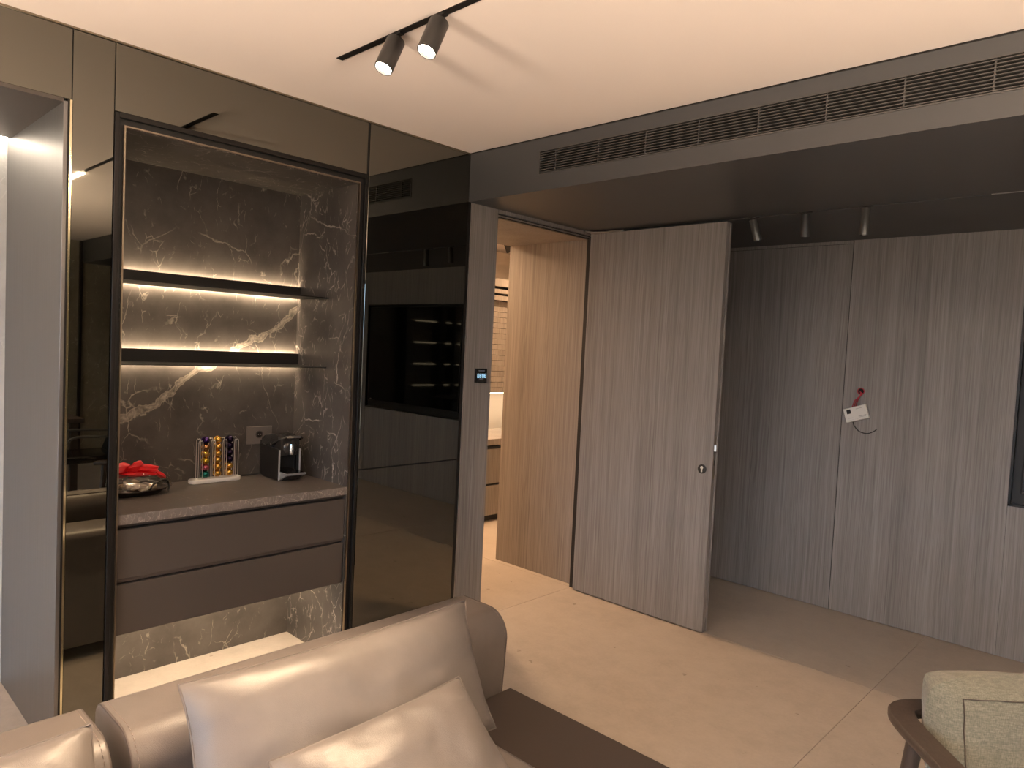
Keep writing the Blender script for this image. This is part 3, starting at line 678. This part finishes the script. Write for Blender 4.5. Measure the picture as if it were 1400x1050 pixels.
# ------------------------------------------------------------------ sofa
BP = [(-1.985, .06)]
def arc(cx, cz_, r, a0, a1, k=7): return [(cx + r * math.cos(math.radians(a0 + (a1 - a0) * i / k)), cz_ + r * math.sin(math.radians(a0 + (a1 - a0) * i / k))) for i in range(k + 1)]
BP += arc(-1.925, .558, .046, 172, 92) + arc(-1.792, .512, .092, 88, 2, 9) + [(-1.712, .30), (-1.725, .06)]
def sofa(y0, y1, label, shelf_end=False):
    t = thing('leather_sofa', label, 'sofa', (-1.45, (y0 + y1) / 2, 0))
    bb = prism(nb(), BP, 'y', y0, y1, bev=.007, seg=3)
    finish('backrest', bb, 'taupe_leather', t, True)
    for yy, sg in ((y0, 1), (y1, -1)):
        P_ = [Vector((x + (.003 if x < -1.85 else -.003), yy + sg * .004, z - .003 if z > .45 else z)) for x, z in BP]
        finish('piping', tube(nb(), P_, .0036, 8), 'piping', t, True)
        st = nb()
        L_ = [Vector((x + (.004 if x < -1.85 else .0015), yy + sg * .016, z + .0005)) for x, z in BP]
        for a_, b_ in zip(L_, L_[1:]):
            n_ = max(1, int((b_ - a_).length / .009))
            for i in range(n_):
                q_ = a_.lerp(b_, (i + .2) / n_); w_ = a_.lerp(b_, (i + .75) / n_); tube(st, [q_, w_], .0011, 4)
        sto = finish('stitching', st, 'stitching', t); sto['kind'] = 'stuff'
    ye = y1 - .325 if shelf_end else y1
    finish('seat_cushion', bx(-1.722, -.95, y0 + .004, ye - .003, .20, .378, bev=.035, seg=4), 'taupe_leather_soft', t, True)
    finish('base_frame', bx(-1.70, -.98, y0 + .03, ye - .005, .08, .205, bev=.006), 'shelf_slab', t)
    if shelf_end:
        finish('side_shelf', bx(-1.686, -.97, ye, y1 + .012, .262, .330, bev=.0025), 'shelf_slab', t)
        finish('shelf_base', bx(-1.66, -1.02, ye + .01, y1 - .04, .0, .262, bev=.004), 'soft_black', t)
    for fx in (-1.94, -1.05):
        for fy in (y0 + .10, ye - .12): finish('foot', bx(fx - .03, fx + .03, fy - .03, fy + .03, 0, .08 if fx > -1.5 else .062, bev=.004), 'soft_black', t)
    return t
sofa(.585, 1.842, 'taupe leather sofa section with brown end shelf beside the alcove', True)
sofa(-.70, .548, 'taupe leather sofa section on the side away from the brown end shelf')

def pillow(label, tl, tr, bl, T, name='throw_cushion', seed=0, wr=.009):
    tl, tr, bl = Vector(tl), Vector(tr), Vector(bl); ex = tr - tl; ey = bl - tl; br = tr + ey; nrm = ex.cross(ey).normalized()
    if nrm.dot(Vector((1, -.3, .6))) < 0: nrm = -nrm
    ctr = (tl + br) / 2; t = thing(name, label, 'cushion', tuple(ctr))
    n_ = 36; b_ = nb(); F, Bk = {}, {}
    for i in range(n_ + 1):
        for j in range(n_ + 1):
            u = -1 + 2 * i / n_; v = -1 + 2 * j / n_
            pin = 1 - .055 * (1 - v * v) ** 1.0 * abs(u) ** 3; pin2 = 1 - .055 * (1 - u * u) * abs(v) ** 3
            base = ctr + ex * (.5 * u * pin) + ey * (.5 * v * pin2)
            h = (max(0, 1 - u ** 4) * max(0, 1 - v ** 4)) ** .48
            h *= .66 + .34 * (1 - u * u) * (1 - v * v)
            q = Vector((u * 2.2 + seed, v * 1.6, seed * 1.7))
            edge = max(abs(u), abs(v)) ** 5
            cr = wr * h * (noise.noise(q * 1.5) + .3 * noise.noise(q * 3.3)) + wr * .7 * edge * h * math.sin(9 * (u if abs(v) > abs(u) else v) + 3 * noise.noise(q * 2)) 
            F[i, j] = b_.verts.new(base + nrm * (T * h + cr))
            if 0 < i < n_ and 0 < j < n_: Bk[i, j] = b_.verts.new(base - nrm * (T * .8 * h))
            else: Bk[i, j] = F[i, j]
    for i in range(n_):
        for j in range(n_):
            b_.faces.new((F[i, j], F[i + 1, j], F[i + 1, j + 1], F[i, j + 1]))
            b_.faces.new((Bk[i, j], Bk[i, j + 1], Bk[i + 1, j + 1], Bk[i + 1, j]))
    rim = [F[i, 0].co.copy() for i in range(n_)] + [F[n_, j].co.copy() for j in range(n_)] + [F[i, n_].co.copy() for i in range(n_, 0, -1)] + [F[0, j].co.copy() for j in range(n_, 0, -1)]
    finish('cover', b_, 'taupe_leather_soft', t, True)
    finish('piping', tube(nb(), rim, .0028, 6, True), 'taupe_leather', t, True)
    return t
pillow('long taupe leather cushion leaning on the backrest with brown end shelf', (-1.668, .672, .722), (-1.655, 1.580, .722), (-1.452, .618, .402), .100, seed=1)
pillow('smaller taupe leather cushion lying against the long one', (-1.400, .762, .619), (-1.396, 1.323, .639), (-1.10, .738, .420), .080, seed=5)
pillow('taupe leather cushion on the sofa section without the end shelf', (-1.705, -.10, .672), (-1.705, .500, .675), (-1.470, -.09, .402), .075, seed=9)

# ------------------------------------------------------------------ armchair
AO = Vector((-.535, 2.118, 0)); rz = math.atan2(.655, .755)
ac = thing('armchair', 'armchair with sage green fabric cushions and dark brown wooden frame', 'armchair', tuple(AO), rz)
Mw = WM[ac.name]
def loc(b_): b_.transform(Mw); return b_
AW, AD = .74, .66
path = [(.02, -AD, .600), (.012, -.40, .618), (.010, -.14, .622), (.022, -.055, .622), (.055, -.016, .622), (.14, 0, .622), (.37, .012, .622), (AW - .14, 0, .622), (AW - .055, -.016, .622), (AW - .022, -.055, .622), (AW - .010, -.14, .622), (AW - .012, -.40, .618), (AW - .02, -AD, .600)]
P_ = spline(path, 6); ab = nb(); rings = []
for i, p_ in enumerate(P_):
    tt = (P_[min(i + 1, len(P_) - 1)] - P_[max(i - 1, 0)]).normalized(); sd = tt.cross(Vector((0, 0, 1))).normalized(); ww, hh = .034, .013
    rings.append([ab.verts.new(p_ + sd * (ww * cx) + Vector((0, 0, hh * cz_))) for cx, cz_ in ((-1, -.5), (-.85, -1), (.85, -1), (1, -.5), (1, .5), (.85, 1), (-.85, 1), (-1, .5))])
for A, B in zip(rings, rings[1:]):
    for k in range(8): ab.faces.new((A[k], A[(k + 1) % 8], B[(k + 1) % 8], B[k]))
ab.faces.new(rings[0][::-1]); ab.faces.new(rings[-1])
finish('arm_rail', loc(ab), 'dark_wood', ac, True)
for lx, ly, bx_, by_ in ((.022, -.13, .0, -.02), (AW - .022, -.13, AW, -.02), (.020, -.60, .01, -.64), (AW - .02, -.60, AW - .01, -.64)):
    finish('leg', loc(cyl(nb(), (bx_, by_, 0), (lx, ly, .612), .012, .021, 16)), 'dark_wood', ac, True)
sr = nb(); box(sr, .02, AW - .02, -.60, -.56, .27, .32, bev=.006); box(sr, .02, AW - .02, -.14, -.10, .27, .32, bev=.006); box(sr, .02, .05, -.58, -.12, .27, .32, bev=.006); box(sr, AW - .05, AW - .02, -.58, -.12, .27, .32, bev=.006)
finish('seat_frame', loc(sr), 'dark_wood', ac)
finish('seat_cushion', loc(bx(.055, AW - .055, -.66, -.12, .32, .45, bev=.04, seg=4)), 'green_fabric', ac, True)
cu = nb(); nx, nz = 30, 18; G = {}
y_f, y_b = -.190, -.030
CW0, CW1, CZ0, CZ1 = .052, AW - .052, .43, .755
for side in (0, 1):
    for i in range(nx + 1):
        for j in range(nz + 1):
            u = -1 + 2 * i / nx; v = -1 + 2 * j / nz
            k_ = (abs(u) * abs(v)) ** 7; u *= 1 - .05 * k_; v *= 1 - .10 * k_; h = (max(0, 1 - abs(u) ** 7) * max(0, 1 - abs(v) ** 6)) ** .42
            x_ = (CW0 + CW1) / 2 + (CW1 - CW0) / 2 * u * (1 - .03 * (v * v)); z_ = (CZ0 + CZ1) / 2 + (CZ1 - CZ0) / 2 * (v + (.06 * (1 - u * u) if v > 0 else 0) * v)
            ym = (y_f + y_b) / 2 + .035 * (v) 
            ww = .006 * h * noise.noise(Vector((u * 6, v * 5, side * 4)))
            y_ = ym + (-1 if side == 0 else 1) * (.075 * h) + ww
            if side == 1 and (i in (0, nx) or j in (0, nz)): G[1, i, j] = G[0, i, j]
            else: G[side, i, j] = cu.verts.new((x_, y_, z_))
for side in (0, 1):
    for i in range(nx):
        for j in range(nz): cu.faces.new([G[side, i, j], G[side, i + 1, j], G[side, i + 1, j + 1], G[side, i, j + 1]])
sm = [G[0, 3, j].co.copy() + Vector((0, -.002, 0)) for j in range(3, nz - 1)] + [G[0, i, nz - 2].co.copy() + Vector((0, -.002, 0)) for i in range(3, nx - 2)] + [G[0, nx - 3, j].co.copy() + Vector((0, -.002, 0)) for j in range(nz - 2, 2, -1)]
bc_ = finish('back_cushion', loc(cu), 'green_fabric', ac, True)
finish('seam', loc(tube(nb(), sm, .0016, 5)), 'dark_wood', bc_)

# ------------------------------------------------------------------ dining end (seen in the mirror), then added unseen lamps
dt_ = thing('dining_table', 'dark brown dining table reflected in the slim mirror', 'table', (2.3, 1.25, 0))
finish('table_top', bx(1.50, 3.1, .55, 2.0, .70, .74, bev=.004), 'dark_wood', dt_)
for lx in (1.54, 3.0):
    for ly in (.60, 1.90): finish('leg', bx(lx, lx + .06, ly, ly + .06, 0, .70, bev=.003), 'dark_wood', dt_)
dc = thing('dining_chair', 'black leather dining chair with slender metal arms reflected in mirror', 'chair', (1.2, 1.95, 0))
finish('seat', bx(.95, 1.43, 1.68, 2.16, .42, .48, bev=.02, seg=3), 'gloss_black', dc, True)
sb = prism(nb(), [(2.10, .46), (2.16, .44), (2.215, .62), (2.245, .84), (2.225, .865), (2.20, .84), (2.165, .62)], 'x', .97, 1.41, bev=.01)
finish('backrest', sb, 'soft_black', dc, True)
for ax in (.94, 1.44):
    finish('arm', tube(nb(), spline([(ax, 1.66, .0), (ax, 1.70, .45), (ax, 1.74, .63), (ax, 1.95, .645), (ax, 2.18, .635)], 6), .011, 8), 'spot_body_grey', dc, True)
    finish('leg', tube(nb(), spline([(ax, 2.24, .0), (ax, 2.12, .35), (ax, 2.05, .45)], 5), .010, 8), 'spot_body_grey', dc, True)
ws = thing('wall_shelving', 'lit marble shelving bays reflected in the television', 'shelving', (XR - .15, 1.13, 0))
for y_ in (.30, .90, 1.22, 1.96): finish('upright', bx(XR - .25, XR - .03, y_ - .012, y_ + .012, 0, ZC), 'black_metal', ws)
for z_ in (.86, 1.22, 1.58, 1.94):
    for y0, y1 in ((.312, .888), (.912, 1.208), (1.232, 1.948)):
        s_ = finish('shelf_board', bx(XR - .25, XR - .05, y0, y1, z_, z_ + .02), 'black_metal', ws)
        m0, m1 = {.312: (.40, .84), .912: (1.0, 1.12), 1.232: (1.34, 1.80)}[y0]
        finish('led_strip', bx(XR - .255, XR - .25, m0, m1, z_ + .004, z_ + .016), 'led_room', s_)
x_, y_ = 2.3, 1.25
pn = thing('fill_pendant', 'added unseen glass globe pendant lamp hanging above the dining table', 'lamp', (x_, y_, ZC))  # pendant added out of view to help light the ceiling
finish('cord', cyl(nb(), (x_, y_, 2.12), (x_, y_, ZC), .004, seg=8), 'black_cable', pn)
finish('canopy', cyl(nb(), (x_, y_, ZC - .02), (x_, y_, ZC), .05), 'black_metal', pn)
gb = nb(); bmesh.ops.create_uvsphere(gb, u_segments=24, v_segments=14, radius=.10, matrix=Matrix.Translation((x_, y_, 2.02)))
finish('globe', gb, 'fill_pendant_glass', pn, True)
lamp('bulb', 'POINT', pn, (x_, y_, 2.02), FILL_PENDANT_W, (1, .80, .60), shadow_soft_size=.12)
def uplighter(x_, y_, wds):  # unseen lamps, added to brighten the ceiling
    ul = thing('fill_uplighter', 'added unseen black floor uplighter with bowl shade ' + wds, 'lamp', (x_, y_, 0))
    finish('base', cyl(nb(), (x_, y_, 0), (x_, y_, .025), .15, seg=32), 'black_metal', ul)
    finish('pole', cyl(nb(), (x_, y_, .025), (x_, y_, 1.52), .012, seg=14), 'black_metal', ul)
    finish('bowl_shade', lathe(nb(), [(.02, 1.47), (.18, 1.51), (.30, 1.59), (.294, 1.59), (.176, 1.516), (.02, 1.478)], 32, Matrix.Translation((x_, y_, 0))), 'black_metal', ul, True)
    lamp('bulb', 'SPOT', ul, (x_, y_, 1.595), FILL_UPLIGHT_W * (.47 if y_ > 0 else 1.2), (1, .78, .58), (PI, 0, 0), spot_size=math.radians(168), spot_blend=.25, shadow_soft_size=.28)
uplighter(.80, .85, 'between the green armchair and the dining table')
uplighter(-1.35, -2.1, 'past the sofa section without end shelf')

# ------------------------------------------------------------------ room beyond the doorway
lc = thing('low_cabinet', 'low wooden cabinet with pale lit top in the room beyond', 'cabinet', (-4.7, 5.0, 0))
finish('carcass', bx(-4.98, -4.43, 3.9, 6.8, .05, .675), 'soft_black', lc)
finish('cabinet_top', bx(-5.0, -4.40, 3.88, 6.82, .690, .745, bev=.003), 'warm_veneer', lc)
for z0, z1 in ((.345, .655), (.06, .325)):
    for y0 in (3.9, 4.87, 5.84): finish('drawer', bx(-4.43, -4.41, y0 + .003, y0 + .957, z0, z1, bev=.002), 'warm_veneer', lc)
finish('plinth', bx(-4.9, -4.46, 3.95, 6.75, 0, .05), 'soft_black', lc)
bp_ = thing('board_panel', 'backlit wall panel of horizontal wooden boards beyond the doorway', 'panelling', (-5.2, 5.0, 1.08))
b0 = None
for k in range(17):
    z_ = 1.10 + k * .0545
    if b0 is None: b0 = finish('board', bx(-5.09, -5.05, 3.9, 6.8, z_, z_ + .051, bev=.002, seg=1), 'warm_veneer', bp_)
    else:
        c_ = b0.copy(); C.objects.link(c_); c_.parent = bp_; c_.location = (0, 0, k * .0545)
finish('cornice', box(box(bx(-5.10, -4.99, 3.9, 6.8, 2.03, 2.075), -5.10, -5.0, 3.9, 6.8, 2.10, 2.14), -5.10, -4.98, 3.9, 6.8, 2.165, 2.24), 'warm_veneer', bp_)
finish('backing', bx(-5.39, -5.09, 3.9, 6.8, 1.10, 2.24), 'soft_black', bp_)
finish('led_strip', bx(-5.20, -5.12, 3.9, 6.8, 1.09, 1.098), 'led_room', bp_)
spot_thing('far_spotlight', 'dark tilted spotlight on the ceiling of the room beyond', -4.62, 4.72, ZC, (.4, .6), math.radians(28), .031, .12, 0, 'spot_body')
for x_, y_, wds in ((-4.35, 3.55, 'just beyond the passage'), (-4.55, 5.4, 'over the low wooden cabinet')):  # unseen lamps, added to light this room and the passage
    dn = thing('downlight', 'added unseen warm round ceiling downlight ' + wds, 'ceiling light', (x_, y_, ZC), 0, 'downlights in the room beyond')
    finish('trim_ring', lathe(nb(), [(.05, -.004), (.06, -.003), (.062, 0), (.05, 0)], 24, Matrix.Translation((x_, y_, ZC))), 'white_plastic', dn, True)
    finish('lens', lathe(nb(), [(.0001, -.002), (.05, -.002), (.05, 0)], 24, Matrix.Translation((x_, y_, ZC))), 'spot_lens', dn)
    lamp('lamp', 'SPOT', dn, (x_, y_, ZC - .01), ROOM2_W * (1 if y_ < 4 else .28), (1, .64, .36), (0, 0, 0), spot_size=math.radians(165), spot_blend=.6, shadow_soft_size=.16)
